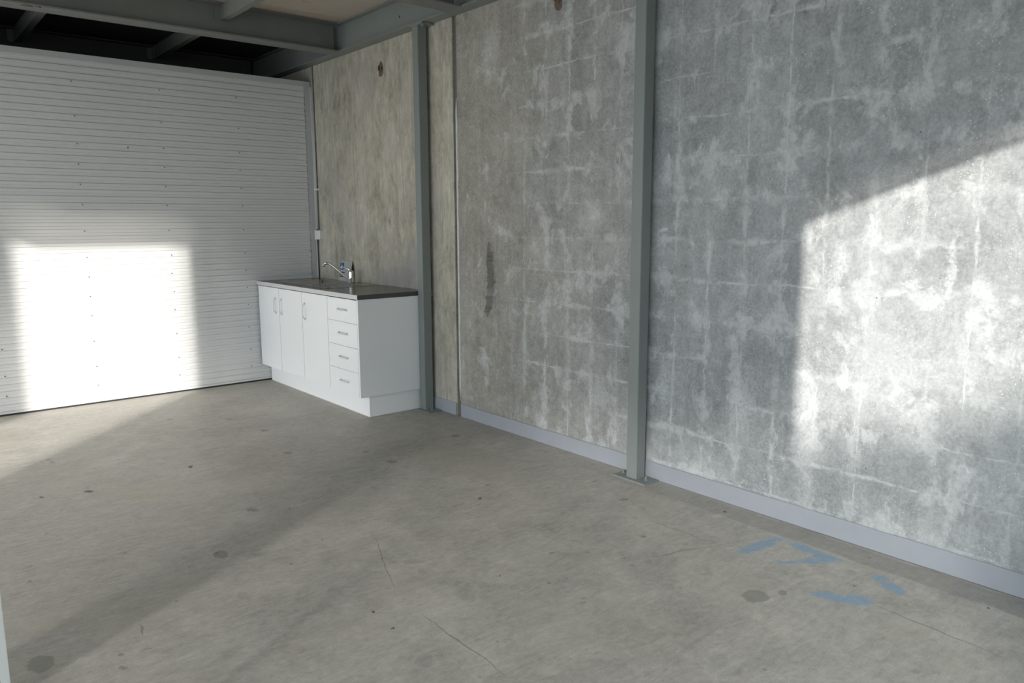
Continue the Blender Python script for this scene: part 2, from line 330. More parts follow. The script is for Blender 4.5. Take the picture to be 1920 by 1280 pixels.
# ------------------------------------------------------------------ mesh helpers
def obj(name, bm, mat, parent=None, kind=None, smooth=False, **props):
    me = bpy.data.meshes.new(name); bm.normal_update(); bm.to_mesh(me); bm.free()
    for m in (mat if isinstance(mat, (list, tuple)) else [mat]): me.materials.append(m)
    if smooth:
        for p in me.polygons: p.use_smooth = True
    o = bpy.data.objects.new(name, me); col.objects.link(o)
    if parent: o.parent = parent
    if kind: o['kind'] = kind
    for k, v in props.items(): o[k] = v
    return o
def empty(name, loc=(0, 0, 0), **props):
    o = bpy.data.objects.new(name, None); col.objects.link(o); o.location = loc; o.empty_display_size = 0.05
    for k, v in props.items(): o[k] = v
    return o
def rel(o, parent):
    """parent keeps the child's world placement (parents are unrotated)"""
    o.parent = parent; o.matrix_parent_inverse = Matrix.Translation(parent.location).inverted(); return o
def box(bm, x0, x1, y0, y1, z0, z1, mi=0, bev=0.0):
    r = bmesh.ops.create_cube(bm, size=1.0)
    for v in r['verts']:
        v.co = Vector(((x0 + x1) / 2 + v.co.x * (x1 - x0), (y0 + y1) / 2 + v.co.y * (y1 - y0), (z0 + z1) / 2 + v.co.z * (z1 - z0)))
    fs = set(f for v in r['verts'] for f in v.link_faces)
    for f in fs: f.material_index = mi
    if bev:
        es = list(set(e for f in fs for e in f.edges))
        bmesh.ops.bevel(bm, geom=es, offset=bev, segments=2, affect='EDGES', profile=0.7)
    return bm
def B(*a, **k):
    return box(bmesh.new(), *a, **k)
def prism(bm, pts, axis, a0, a1):
    """polygon pts in the plane normal to axis ('x': (y,z), 'y': (x,z), 'z': (x,y)), extruded a0..a1"""
    def mk(p, a):
        return {'x': (a, p[0], p[1]), 'y': (p[0], a, p[1]), 'z': (p[0], p[1], a)}[axis]
    A = [bm.verts.new(mk(p, a0)) for p in pts]; C = [bm.verts.new(mk(p, a1)) for p in pts]
    n = len(pts)
    for i in range(n): bm.faces.new((A[i], A[(i + 1) % n], C[(i + 1) % n], C[i]))
    bm.faces.new(A[::-1]); bm.faces.new(C)
    bmesh.ops.recalc_face_normals(bm, faces=bm.faces[:]); return bm
def tube(bm, pts, rad, seg=12, caps=True):
    pts = [Vector(p) for p in pts]
    rads = rad if isinstance(rad, (list, tuple)) else [rad] * len(pts)
    rings = []; prev = None
    for i, p in enumerate(pts):
        t = (pts[min(i + 1, len(pts) - 1)] - pts[max(i - 1, 0)]).normalized()
        if prev is None:
            a = Vector((0, 0, 1)) if abs(t.z) < 0.9 else Vector((1, 0, 0)); u = t.cross(a).normalized()
        else: u = (prev - t * prev.dot(t)).normalized()
        prev = u; v = t.cross(u)
        rings.append([bm.verts.new(p + (u * math.cos(2 * math.pi * k / seg) + v * math.sin(2 * math.pi * k / seg)) * rads[i]) for k in range(seg)])
    for a, b in zip(rings, rings[1:]):
        for k in range(seg): bm.faces.new((a[k], a[(k + 1) % seg], b[(k + 1) % seg], b[k]))
    if caps: bm.faces.new(rings[0][::-1]); bm.faces.new(rings[-1])
    bmesh.ops.recalc_face_normals(bm, faces=bm.faces[:]); return bm
def lathe(bm, prof, c=(0, 0, 0), seg=20):
    rings = []
    for r, z in prof: rings.append([bm.verts.new((c[0] + r * math.cos(2 * math.pi * k / seg), c[1] + r * math.sin(2 * math.pi * k / seg), c[2] + z)) for k in range(seg)])
    for a, b in zip(rings, rings[1:]):
        for k in range(seg): bm.faces.new((a[k], a[(k + 1) % seg], b[(k + 1) % seg], b[k]))
    bm.faces.new(rings[0][::-1]); bm.faces.new(rings[-1])
    bmesh.ops.recalc_face_normals(bm, faces=bm.faces[:]); return bm
def bezier(p0, p1, p2, p3, n=10):
    p0, p1, p2, p3 = map(Vector, (p0, p1, p2, p3)); out = []
    for i in range(n + 1):
        t = i / n; out.append(p0 * (1 - t) ** 3 + p1 * 3 * t * (1 - t) ** 2 + p2 * 3 * t * t * (1 - t) + p3 * t ** 3)
    return out

YB, XL, YF, YR = 6.624, -11.0, -1.2, 10.0    # back partition, left wall, front wall, store-room end
# ------------------------------------------------------------------ floor
floor = obj('floor', B(XL, 0.15, YF - 0.2, YR, -0.15, 0.0), M['floor'], kind='structure')
# outdoors: paving and further on, added light-blocking blocks, all out of view
obj('ground', B(-60, 40, -70, YF - 0.2, -0.2, -0.02), M['apron'], kind='structure')

# ------------------------------------------------------------------ right wall
wr = empty('wall_right', (0, 0, 0), kind='structure')
def lines(a, b, coarse, fa, fb, fine):
    out = [a]; v = a
    while v < b - 1e-6:
        st = fine if fa - 1e-6 <= v < fb else coarse
        nv = v + st
        if v < fa < nv: nv = fa
        v = min(nv, b); out.append(v)
    return out
GY, GZ0, GZ1 = 4.045, 0.76, 1.30
def gouge(y, z):
    """broken-out strip: narrow at the top, wider and ragged at the foot"""
    if not (GZ0 - .05 < z < GZ1 + .05 and abs(y - GY) < .2): return 0.0
    t = (z - GZ0) / (GZ1 - GZ0)
    n1 = noise.noise(Vector((0.0, y * 9, z * 9))); n2 = noise.noise(Vector((3.0, y * 28, z * 28)))
    half = (0.100 - 0.050 * max(0, min(1, t))) * (1 + 0.45 * n1)
    cen = GY + 0.012 * math.sin(z * 11) + 0.02 * (1 - t)
    e = 1 - abs(y - cen) / half
    ez = min((z - GZ0) / 0.05, (GZ1 - z) / 0.14)
    e = min(e * 2.4, ez)
    if e <= 0: return 0.0
    e = min(1, e)
    lip = 0.034 * e * (0.85 + 0.5 * n2)
    if y > cen + half * 0.15: return -0.020 * e + 0.012 * n2 * e   # raised crust on the far side
    return lip
def panel(y0, y1, z1, mat, gg=False):
    bm = bmesh.new()
    if gg:
        ys = lines(y0, y1, 0.25, GY - .16, GY + .16, 0.008); zs = lines(0.0, z1, 0.25, GZ0 - .06, GZ1 + .06, 0.012)
    else: ys = lines(y0, y1, 0.4, 1e9, 1e9, 1); zs = lines(0.0, z1, 0.4, 1e9, 1e9, 1)
    G = [[bm.verts.new((gouge(y, z) if gg else 0.0, y, z)) for z in zs] for y in ys]
    for i in range(len(ys) - 1):
        for j in range(len(zs) - 1): bm.faces.new((G[i][j], G[i][j + 1], G[i + 1][j + 1], G[i + 1][j]))
    T = 0.15
    bk = [bm.verts.new((T, y, z)) for y, z in ((y0, 0), (y1, 0), (y1, z1), (y0, z1))]
    bm.faces.new(bk)
    def side(vs, a, b):
        for p, q in zip(vs, vs[1:]): bm.faces.new((p, q, b)) if p is not q else None
        bm.faces.new((vs[0], b, a))
    side([r[0] for r in G], bk[0], bk[1]); side([r[-1] for r in G], bk[3], bk[2])
    side(G[0], bk[0], bk[3]); side(G[-1], bk[1], bk[2])
    bmesh.ops.recalc_face_normals(bm, faces=bm.faces[:])
    return bm
obj('concrete_panel', panel(4.452, YR, 5.0, M['smooth']), M['smooth'], wr, label='warm beige board-marked concrete panel')
obj('concrete_panel', panel(YF, 4.405, 5.0, M['grid'], True), M['grid'], wr, label='grey concrete panel with pale square mesh marks')
obj('joint_filler', B(0.014, 0.12, 4.400, 4.456, 0.0, 5.0), M['seal'], wr)
def ragged_strip(x0, x1, yc, w, z0, z1, jit, st=0.025):
    bm = bmesh.new(); L = []; z = z0
    while z <= z1:
        a = noise.noise(Vector((1.3, yc, z * 14))); b = noise.noise(Vector((7.3, yc, z * 17)))
        t = min(1, (z - z0) / .1, (z1 - z) / .1) + .15
        yl, yr = yc - w * .5 * t + jit * a, yc + w * .5 * t + jit * b * .4
        xx = x0 + 0.002 * b
        L.append((bm.verts.new((x1, yl, z)), bm.verts.new((xx, yl + .002, z)), bm.verts.new((xx, yr - .002, z)), bm.verts.new((x1, yr, z)))); z += st
    for a, b in zip(L, L[1:]):
        for k in range(3): bm.faces.new((a[k], a[k + 1], b[k + 1], b[k]))
        bm.faces.new((a[3], a[0], b[0], b[3]))
    bm.faces.new(L[0]); bm.faces.new(L[-1][::-1])
    bmesh.ops.recalc_face_normals(bm, faces=bm.faces[:]); return bm
obj('mortar_bead', ragged_strip(-0.004, 0.012, 4.410, 0.020, 0.12, 2.25, 0.007), M['mortar'], wr, label='pale mortar bead along the panel joint')

# cast-in lifting anchors in ragged pockets
def anchor(y, z, s, form):
    bm = bmesh.new()
    n = 18; R = []
    for (rr, xx) in ((1.0, -0.0015), (0.72, 0.003 - 0.006), (0.0, -0.002)):
        ring = []
        for k in range(n if rr else 1):
            a = 2 * math.pi * k / n; j = 1 + 0.25 * noise.noise(Vector((math.cos(a) * 2, math.sin(a) * 2, y * 3 + rr)))
            ring.append(bm.verts.new((xx, y + s * 0.75 * rr * j * math.cos(a), z + s * 1.25 * rr * j * math.sin(a))))
        R.append(ring)
    for k in range(n):
        bm.faces.new((R[0][k], R[0][(k + 1) % n], R[1][(k + 1) % n], R[1][k])); bm.faces.new((R[1][k], R[1][(k + 1) % n], R[2][0]))
    p = obj('anchor_pocket', bm, M['rust'], wr)
    b = bmesh.new(); pts = []
    for k in range(11 if form else 9):
        a = math.radians(-200 + k * 26); pts.append((-0.010, y + s * .45 * math.cos(a), z + s * .2 + s * .45 * math.sin(a)))
    tube(b, pts, s * 0.13, 8)
    q = obj('lifting_eye', b, M['mortar' if not form else 'rust'], None); rel(q, wr)
    return p
anchor(5.405, 2.580, 0.046, 1); anchor(3.396, 2.668, 0.048, 1)

# ------------------------------------------------------------------ baseboard (painted upstand), three lengths
bb = empty('baseboard_right', (0, 0, 0), kind='structure')
def base_strip(y0, y1):
    bm = bmesh.new(); L = []; y = y0
    while True:
        t = 0.097 + 0.0035 * noise.noise(Vector((y * 7, 1, 0))) + 0.002 * noise.noise(Vector((y * 40, 1, 4)))
        b = 0.004 + 0.003 * noise.noise(Vector((y * 5, 2, 9)))
        L.append([bm.verts.new(q) for q in ((-.001, y, b), (-0.008, y, b), (-0.0085, y, t - .002), (-0.006, y, t), (-.001, y, t))])
        if y >= y1: break
        y = min(y + 0.03, y1)
    for a, b in zip(L, L[1:]):
        for k in range(5): bm.faces.new((a[k], a[(k + 1) % 5], b[(k + 1) % 5], b[k]))
    bm.faces.new(L[0][::-1]); bm.faces.new(L[-1]); bmesh.ops.recalc_face_normals(bm, faces=bm.faces[:]); return bm
obj('upstand_length', base_strip(4.458, 6.60), M['base'], bb)
obj('upstand_length', base_strip(YF, 4.398), M['base'], bb)

# ------------------------------------------------------------------ back partition in ribbed sheet
wb = empty('wall_back', (0, YB, 0), kind='structure')
PITCH_R = 0.05
def rib_sheet(z0, z1, x0=XL, x1=-0.075):
    pr = []; n = round((z1 - z0) / PITCH_R)
    for i in range(n):
        b = z0 + i * PITCH_R
        pr += [(0.0, b), (0.0, b + 0.0200), (-0.0090, b + 0.0225), (-0.0090, b + 0.0440)]
    pr.append((0.0, z1))
    pts = [(YB + p[0], p[1]) for p in pr] + [(YB + 0.008, z1), (YB + 0.008, z0)]
    bm = bmesh.new()
    A = [bm.verts.new((x0, *p)) for p in pts]; C = [bm.verts.new((x1, *p)) for p in pts]; m = len(pts)
    for i in range(m): bm.faces.new((A[i], A[(i + 1) % m], C[(i + 1) % m], C[i]))
    bmesh.ops.recalc_face_normals(bm, faces=bm.faces[:]); return bm
for z0, z1 in ((0.014, 0.864), (0.864, 1.714), (1.714, 2.614)):
    rel(obj('cladding_sheet', rib_sheet(z0, z1), M['clad']), wb)
rel(obj('top_flashing', B(XL, -0.018, YB - 0.010, YB + 0.06, 2.603, 2.648), M['flash']), wb)
bm = B(-0.081, -0.018, YB - 0.009, YB + 0.05, 0.0, 2.603); box(bm, -0.0215, -0.018, YB - 0.024, YB - 0.008, 0.0, 2.603)
rel(obj('corner_flashing', bm, M['flash']), wb)
rel(obj('stud_lining', B(XL, -0.02, YB + 0.009, YB + 0.05, 0.0, 2.6), M['plaster']), wb)
rel(obj('bottom_gap', B(XL, -0.083, YB + 0.001, YB + 0.008, 0.0, 0.0135), M['dark']), wb)
sm = bmesh.new(); lathe(sm, [(0.0058, 0), (0.0058, 0.002), (0.0036, 0.0025), (0.0034, 0.006), (0.001, 0.0065)], seg=8)
bmesh.ops.rotate(sm, verts=sm.verts[:], cent=(0, 0, 0), matrix=Matrix.Rotation(math.radians(90), 3, 'X'))
scr = obj('screw', sm, M['screw'])
first = True
for x in (-0.69, -1.305, -1.92, -2.53):
    for z in (0.022, 0.16, 0.316, 0.519, 0.716, 0.866, 1.019, 1.17, 1.369, 1.569, 1.72, 1.87, 2.02, 2.222, 2.423):
        s = scr if first else scr.copy()
        if not first: col.objects.link(s)
        first = False
        s.location = (x + random.uniform(-.004, .004), YB - 0.009, round((z - 0.034 - 0.014) / PITCH_R) * PITCH_R + 0.014 + 0.034)
        rel(s, wb)
bm = bmesh.new(); tube(bm, [(-1.563, YB - .006, 2.003), (-1.567, YB - .0065, 1.992), (-1.566, YB - .006, 1.978)], [.002, .005, .001], 6)
rel(obj('dent', bm, M['black'], label='short black scuff'), wb)

# ------------------------------------------------------------------ the rest of the shell (outside the frame)
wl = obj('wall_left', box(B(XL - .15, XL, 6.5, YR, 0, 5.0), XL - .15, XL, YF, 6.5, 4.8, 5.0), M['plaster'], kind='structure')
obj('wall_store_unseen', B(XL, 0.15, YR, YR + .15, 0, 5.0), M['shadewall'], kind='structure')
A0, A1, AZ = -10.04, -8.80, 4.05         # tall narrow opening at the left
B0, BZ = -3.105, 2.52                    # roller-door opening beside the right wall
C0 = -3.9
DZ_ = 3.0
wf = empty('wall_front', (0, YF, 0), kind='structure')
def fr(x0, x1, z0, z1, th=0.2): rel(obj('wall_section', B(x0, x1, YF - th, YF, z0, z1), M['plaster']), wf)
fr(A0 - .28, A0, 0, 5, .05); fr(XL, A0 - .28, 4.05, 5); fr(A0, A1, AZ, 5); fr(A1, A1 + .07, 0, 5, .04); fr(A1 + .07, C0, 4.05, 5); fr(C0, B0, 0, 5); fr(B0, 0.15, BZ, 5)
obj('roof', B(XL - .15, 0.15, YF - .2, YR + .15, 5.0, 5.1), M['roof'], kind='structure')
obj('shadow_pillar', B(-3.60, -3.40, 2.34, 2.54, 0, 2.78), M['plaster'], kind='structure')  # added unseen pillar, casts the dark band on the floor
# added unseen blocks outside, cutting sun and sky
obj('outside_light_block', B(-29.0, -18.0, -27.0, -25.0, -0.02, 9.90), M['plaster'], kind='structure')
obj('outside_light_block', B(-12, 12, -23, -20, -0.02, 12.0), M['plaster'], kind='structure')
obj('wall_store_unseen', B(-3.5, -3.4, YB + .06, YR, 0, DZ_), M['shadewall'], kind='structure')  # added unseen side wall, keeps light out of the void
obj('outside_sun_block', B(-20.44, -15.0, YF - 12, YF - 11.95, -0.02, 8.7), M['plaster'], kind='structure')  # added unseen slab, keeps sun out of the middle front bay

# ------------------------------------------------------------------ mezzanine deck (ceiling)
DZ = 3.005
ce = empty('ceiling', (0, 0, DZ), kind='structure')
y = YR; ys = []
yy = 5.772
while yy > YF: yy -= 0.9
XTRA = 5.975
ys = []
while yy < YR: ys.append(yy); yy += 0.9
ys.append(yy); ys.append(XTRA); ys.sort()
for i, (a, b) in enumerate(zip(ys, ys[1:])):
    a, b = max(a, YF), min(b, YR)
    off = -1.2 if i % 2 else 0.0
    xs = [-6.0] + [x for x in (-4.8 + off, -2.4 + off) if -6 < x < 0] + [0.0]
    for c, d in zip(xs, xs[1:]):
        rel(obj('deck_panel', B(c + .002, d - .002, a + .003, b - .003, DZ, DZ + .02), M['deck'] if b < 6.1 else M['shadeply']), ce)
rel(obj('deck_backing', B(-6, 0, YF, YR, DZ + .0205, DZ + .04), M['black']), ce)

# steel beams
def ubeam_x(y, z0, z1, x0, x1, fw=0.16, t=0.010):
    h = fw / 2
    return prism(bmesh.new(), [(y - h, z0), (y + h, z0), (y + h, z0 + t), (y + .004, z0 + t), (y + .004, z1 - t), (y + h, z1 - t), (y + h, z1), (y - h, z1), (y - h, z1 - t), (y - .004, z1 - t), (y - .004, z0 + t), (y - h, z0 + t)], 'x', x0, x1)
def beam_x(y, label, x0=-6.0, mat='beam'):
    t = empty('cross_beam', (-3, y, 2.78), label=label, category='beam')
    rel(obj('beam_section', ubeam_x(y, 2.78, DZ - .003, x0, -0.102), M[mat]), t)
    return t
cb = beam_x(5.975, 'grey steel cross beam in front of the ribbed partition, its pale flange running left from the wall beam')
# bolt and weld mess on it
bm = bmesh.new(); lathe(bm, [(0.020, 0), (0.020, .004), (.011, .005), (.011, .014), (.002, .015)], seg=10)
bmesh.ops.rotate(bm, verts=bm.verts[:], cent=(0, 0, 0), matrix=Matrix.Rotation(math.radians(90), 3, 'X')); bmesh.ops.translate(bm, verts=bm.verts[:], vec=(-0.24, 5.971, 2.862))
rel(obj('bolt', bm, M['steel']), cb)
bm = bmesh.new()
tube(bm, [(-2.30, 5.93, 2.778), (-2.26, 5.915, 2.776), (-2.235, 5.925, 2.778)], .004, 6); tube(bm, [(-2.225, 5.935, 2.778), (-2.205, 5.90, 2.776), (-2.19, 5.92, 2.778)], .004, 6)
rel(obj('clip_scar', bm, M['seal']), cb)
beam_x(4.285, 'grey steel cross beam at the top edge of the picture, meeting the wall above the panel joint')
beam_x(2.60, 'grey steel cross beam over the column in the middle of the right wall')
beam_x(0.90, 'grey steel cross beam nearest the front wall')
beam_x(7.75, 'steel cross beam coloured for shade behind the ribbed partition', mat='shadewall')  # store-room shade put into the beam colour

wbm = empty('wall_beam', (-0.05, 5, 2.78), label='long grey steel channel running along the top of the right wall', category='beam')
bm = prism(bmesh.new(), [(-0.001, 2.78), (-0.100, 2.78), (-0.100, 2.789), (-0.058, 2.789), (-0.058, DZ - .013), (-0.100, DZ - .013), (-0.100, DZ - .003), (-0.001, DZ - .003)], 'y', YF, YR)
rel(obj('channel', bm, M['steel']), wbm)
for y_ in (5.02, 6.42):
    bm = bmesh.new(); tube(bm, [(-0.0585, y_, 2.885), (-0.060, y_, 2.885)], .008, 10); rel(obj('bolt_hole', bm, M['black']), wbm)

# joists (Cee purlins) spanning between the cross beams
def joist(x, y0, y1, label):
    z0 = 2.893; h = DZ - .003
    bm = prism(bmesh.new(), [(x, z0), (x + .05, z0), (x + .05, z0 + .012), (x + .048, z0 + .012), (x + .048, z0 + .003), (x + .003, z0 + .003), (x + .003, h - .003), (x + .05, h - .003), (x + .05, h), (x, h)], 'y', y0, y1)
    t = empty('floor_joist', (x, (y0 + y1) / 2, z0), label=label, category='joist')
    rel(obj('cee_section', bm, M['beam']), t)
    bm = B(x - .045, x - .001, y1 - .006, y1 - .001, z0 + .002, h - .01); box(bm, x - .004, x - .0005, y1 - .06, y1 - .001, z0 + .002, h - .01)
    rel(obj('cleat', bm, M['beam']), t)
JL = {(-1.02, 4.295): 'galvanised joist under the plywood deck, right of the picture top left corner',
      (-1.02, 5.985): 'dark joist above the middle of the ribbed partition',
      (-2.10, 5.985): 'dark joist above the left end of the ribbed partition'}
for x in (-1.02, -2.10, -3.15, -4.2, -5.2):
    for y0, y1 in ((5.985, 7.74), (4.295, 5.965), (2.61, 4.275), (0.91, 2.59)):
        lab = JL.get((x, y0)) or 'grey joist above the open floor, %s from right wall, %s bay from front' % ({-1.02: 'first', -2.10: 'second'}.get(x, 'third'), {0.91: 'first', 2.61: 'second'}.get(y0, 'third'))
        if (x, y0) in JL or (y0 < 5 and x > -3): joist(x, y0, y1, lab)

# ------------------------------------------------------------------ columns
def column(y0, ztop, label, cap):
    x0, x1, w_ = -0.101, -0.026, 0.072
    t = empty('steel_column', ((x0 + x1) / 2, y0 + w_ / 2, 0), label=label, category='column')
    bm = bmesh.new()
    r = 0.006; pts = []
    for cx, cy, a0 in ((x1 - r, y0 + w_ - r, 0), (x0 + r, y0 + w_ - r, 90), (x0 + r, y0 + r, 180), (x1 - r, y0 + r, 270)):
        for k in range(4): a = math.radians(a0 + k * 30); pts.append((cx + r * math.cos(a), cy + r * math.sin(a)))
    prism(bm, pts, 'z', 0.008, ztop)
    rel(obj('shaft', bm, M['steel']), t)
    pf = y0 + w_ + 0.075 if y0 < 4 else 4.799
    rel(obj('base_plate', B(-0.130, -0.012, y0 - 0.085, pf, 0.0, 0.010, bev=.001), M['steel']), t)
    for yy in ((y0 - 0.045, y0 + w_ + 0.045) if y0 < 4 else (y0 - 0.045,)):
        bm = bmesh.new(); tube(bm, [(-0.07, yy, .010), (-0.07, yy, .017)], .011, 6); tube(bm, [(-0.07, yy, .017), (-0.07, yy, .032)], .006, 8)
        rel(obj('anchor_bolt', bm, M['steel']), t)
    # side cleats tying the shaft back to the wall
    for zc in ((0.9, 1.9) if not cap else (0.86, 1.8)):
        rel(obj('wall_tie', B(-0.030, -0.001, y0 + .02, y0 + w_ - .02, zc, zc + .05), M['steel']), t)
    if cap:
        rel(obj('cap_plate', B(-0.106, -0.012, y0 - 0.065, y0 + w_ + 0.02, ztop, ztop + .012, bev=.001), M['steel']), t)
        bm = bmesh.new(); tube(bm, [(-.085, y0 - .045, ztop - .020), (-.085, y0 - .045, ztop)], .006, 8); tube(bm, [(-.085, y0 - .045, ztop - .012), (-.085, y0 - .045, ztop)], .011, 6)
        rel(obj('cap_bolt', bm, M['steel']), t)
    return t
column(4.725, 2.766, 'grey square steel column right of the white kitchen cabinet', True)
column(2.650, 2.766, 'grey square steel column in the middle of the bare concrete wall', True)

# ------------------------------------------------------------------ conduit and junction box
t = empty('conduit', (-0.017, 6.583, 1.33), label='thin grey plastic conduit running down the corner beside the ribbed partition', category='conduit')
bm = bmesh.new(); tube(bm, [(-0.016, 6.583, 2.775), (-0.016, 6.583, 2.0), (-0.018, 6.583, 1.345)], .0105, 12); rel(obj('pipe', bm, M['pvc'], smooth=True), t)
bm = B(-.030, -.001, 6.566, 6.600, 1.695, 1.712); box(bm, -.006, -.001, 6.548, 6.618, 1.695, 1.712)
rel(obj('saddle_clip', bm, M['plastic']), t)
t = empty('junction_box', (-0.02, 6.55, 1.255), label='small white junction box at the lower end of the conduit', category='junction box')
rel(obj('box_body', B(-0.030, -0.001, 6.497, 6.605, 1.255, 1.333, bev=.003), M['plastic']), t)
rel(obj('box_lid', B(-0.040, -0.0305, 6.495, 6.607, 1.253, 1.335, bev=.003), M['plastic']), t)

# ------------------------------------------------------------------ kitchen cabinet
CF, CY0, CY1, KZ = -0.600, 4.802, 6.600, 0.159
ZT = 0.866
kc = empty('kitchen_cabinet', (-0.3, (CY0 + CY1) / 2, 0), label='white kitchen base cabinet with three doors and four drawers under the dark worktop', category='cabinet')
bm = bmesh.new()
box(bm, -0.580, -0.014, CY0, CY0 + .016, KZ, ZT)                # near end panel, behind the column
box(bm, -0.598, -0.580, CY0, CY0 + .016, KZ, ZT)
rel(obj('end_panel', bm, M['cab']), kc)
bm = bmesh.new()
box(bm, -0.580, -0.010, CY0 + .017, CY0 + .033, KZ, ZT) if False else None
box(bm, -0.580, -0.012, CY1 - .016, CY1, KZ, ZT); box(bm, -0.580, -0.012, 5.262, 5.278, KZ, ZT); box(bm, -0.580, -0.012, 5.712, 5.728, KZ, ZT)
box(bm, -0.580, -0.012, CY0 + .018, CY1, KZ, KZ + .016); box(bm, -0.030, -0.012, 4.83, CY1, KZ, ZT)
rel(obj('carcass', bm, M['cab']), kc)
rel(obj('kickboard', B(-0.517, -0.501, 4.826, CY1, 0.002, KZ - .001), M['cab']), kc)
rel(obj('kick_return', B(-0.500, -0.020, 4.826, 4.842, 0.002, KZ - .001), M['cab']), kc)
def bow_handle(c, axis):
    bm = bmesh.new(); L = 0.064
    pts = []
    for k in range(13):
        s = -1 + 2 * k / 12; d = 0.022 * (1 - abs(s) ** 3.6)
        p = Vector((-d - .003, 0, 0)); p[1 if axis == 'y' else 2] = s * L; pts.append(p + Vector(c))
    w_ = 0.0058
    tube(bm, pts, [w_ * 1.25] + [w_] * 11 + [w_ * 1.25], 8)
    for s in (-1, 1):
        p = Vector((0, 0, 0)); p[1 if axis == 'y' else 2] = s * L; q = Vector(c) + p
        tube(bm, [q, q + Vector((-.008, 0, 0))], .0075, 10)
    return bm
for (y0, y1, hy) in ((6.166, 6.597, 6.228), (5.722, 6.162, 6.108), (5.276, 5.718, 5.660)):
    d = rel(obj('door', B(-0.599, -0.581, y0 + .0008, y1 - .0008, KZ + .001, 0.862, bev=.001), M['cab']), kc)
    h = obj('handle', bow_handle((-0.5995, hy, 0.713), 'z'), M['satin'], smooth=True, label='satin metal bow handle'); h.parent = d; h.matrix_parent_inverse = kc.matrix_world.inverted() if False else Matrix.Identity(4)
    h.matrix_parent_inverse = Matrix.Translation(kc.location * 0)
zs = [0.160, 0.336, 0.513, 0.690, 0.862]
for i in range(4):
    d = rel(obj('drawer', B(-0.599, -0.581, CY0 + .018, 5.2725, zs[i] + .001, zs[i + 1] - .001, bev=.001), M['cab']), kc)
    h = obj('handle', bow_handle((-0.5995, 5.035, (zs[i] + zs[i + 1]) / 2 + 0.004), 'y'), M['satin'], smooth=True, label='satin metal bow handle'); h.parent = d
    rel(obj('drawer_box', B(-0.580, -0.10, CY0 + .035, 5.258, zs[i] + .03, zs[i + 1] - .03), M['cab']), kc)

# worktop with a hole for the sink
SX0, SX1, SY0, SY1 = -0.500, -0.058, 5.47, 6.42       # sink outer rim
BX0, BX1, BY0, BY1 = -0.470, -0.125, 5.93, 6.30       # bowl
bm = bmesh.new(); Z0, Z1 = 0.868, 0.900
for (a, b, c, d) in ((-0.604, -0.48, CY0 - .006, CY1 + .015), (-0.115, -0.012, CY0 - .0005, CY1 + .015), (-0.48, -0.115, CY0 - .006, 5.92), (-0.48, -0.115, 6.31, CY1 + .015)):
    box(bm, a, b, c, d, Z0, Z1)
for f in bm.faces:
    if f.normal.x < -.9 and abs(f.calc_center_median().x + .604) < .002: f.material_index = 1
wt = obj('worktop', bm, [M['top'], M['edge']], None, label='dark grey laminate worktop with a pale front edge on the white cabinet', category='worktop')

# sink: thin pressed steel deck with bowl and drainer ribs
def rrect(x0, x1, y0, y1, r, n=6):
    pts = []
    for cx, cy, a0 in ((x1 - r, y1 - r, 0), (x0 + r, y1 - r, 90), (x0 + r, y0 + r, 180), (x1 - r, y0 + r, 270)):
        for k in range(n + 1): a = math.radians(a0 + 90 * k / n); pts.append((cx + r * math.cos(a), cy + r * math.sin(a)))
    return pts
sk = empty('sink', (-0.28, 5.95, 0.9), label='stainless steel inset sink with drainer let into the dark worktop', category='sink')
bm = bmesh.new(); n_ = 28
rings = []
def ring(x0, x1, y0, y1, r, z): rings.append([bm.verts.new((px, py, z)) for px, py in rrect(x0, x1, y0, y1, r)])
ring(SX0, SX1, SY0, SY1, .05, .9003); ring(SX0 + .004, SX1 - .004, SY0 + .004, SY1 - .004, .047, .9045)
ring(SX0 + .016, SX1 - .016, SY0 + .016, SY1 - .016, .038, .9038)
ring(BX0 - .006, BX1 + .006, BY0 - .006, BY1 + .006, .055, .9038); ring(BX0, BX1, BY0, BY1, .05, .8985)
ring(BX0 + .012, BX1 - .012, BY0 + .012, BY1 - .012, .045, .775); ring(BX0 + .05, BX1 - .05, BY0 + .05, BY1 - .05, .02, .760)
for a, b in zip(rings, rings[1:]):
    for k in range(len(a)): bm.faces.new((a[k], a[(k + 1) % len(a)], b[(k + 1) % len(a)], b[k]))
bm.faces.new(rings[-1])
bmesh.ops.recalc_face_normals(bm, faces=bm.faces[:])
for f in bm.faces:
    pass
rel(obj('basin', bm, M['stain'], smooth=True), sk)
for k in range(8):
    xx = -0.44 + k * 0.042
    bm = bmesh.new(); tube(bm, [(xx, 5.53, .9030), (xx, 5.56, .9030), (xx, 5.84, .9030), (xx, 5.875, .9030)], [.0008, .0025, .0025, .0008], 8)
    rel(obj('drainer_rib', bm, M['stain'], smooth=True), sk)
bm = bmesh.new(); lathe(bm, [(.045, 0), (.045, .003), (.030, .004), (.022, .001), (.003, .001)], (-0.30, 6.115, .7605), 20); rel(obj('waste', bm, M['chrome'], smooth=True), sk)

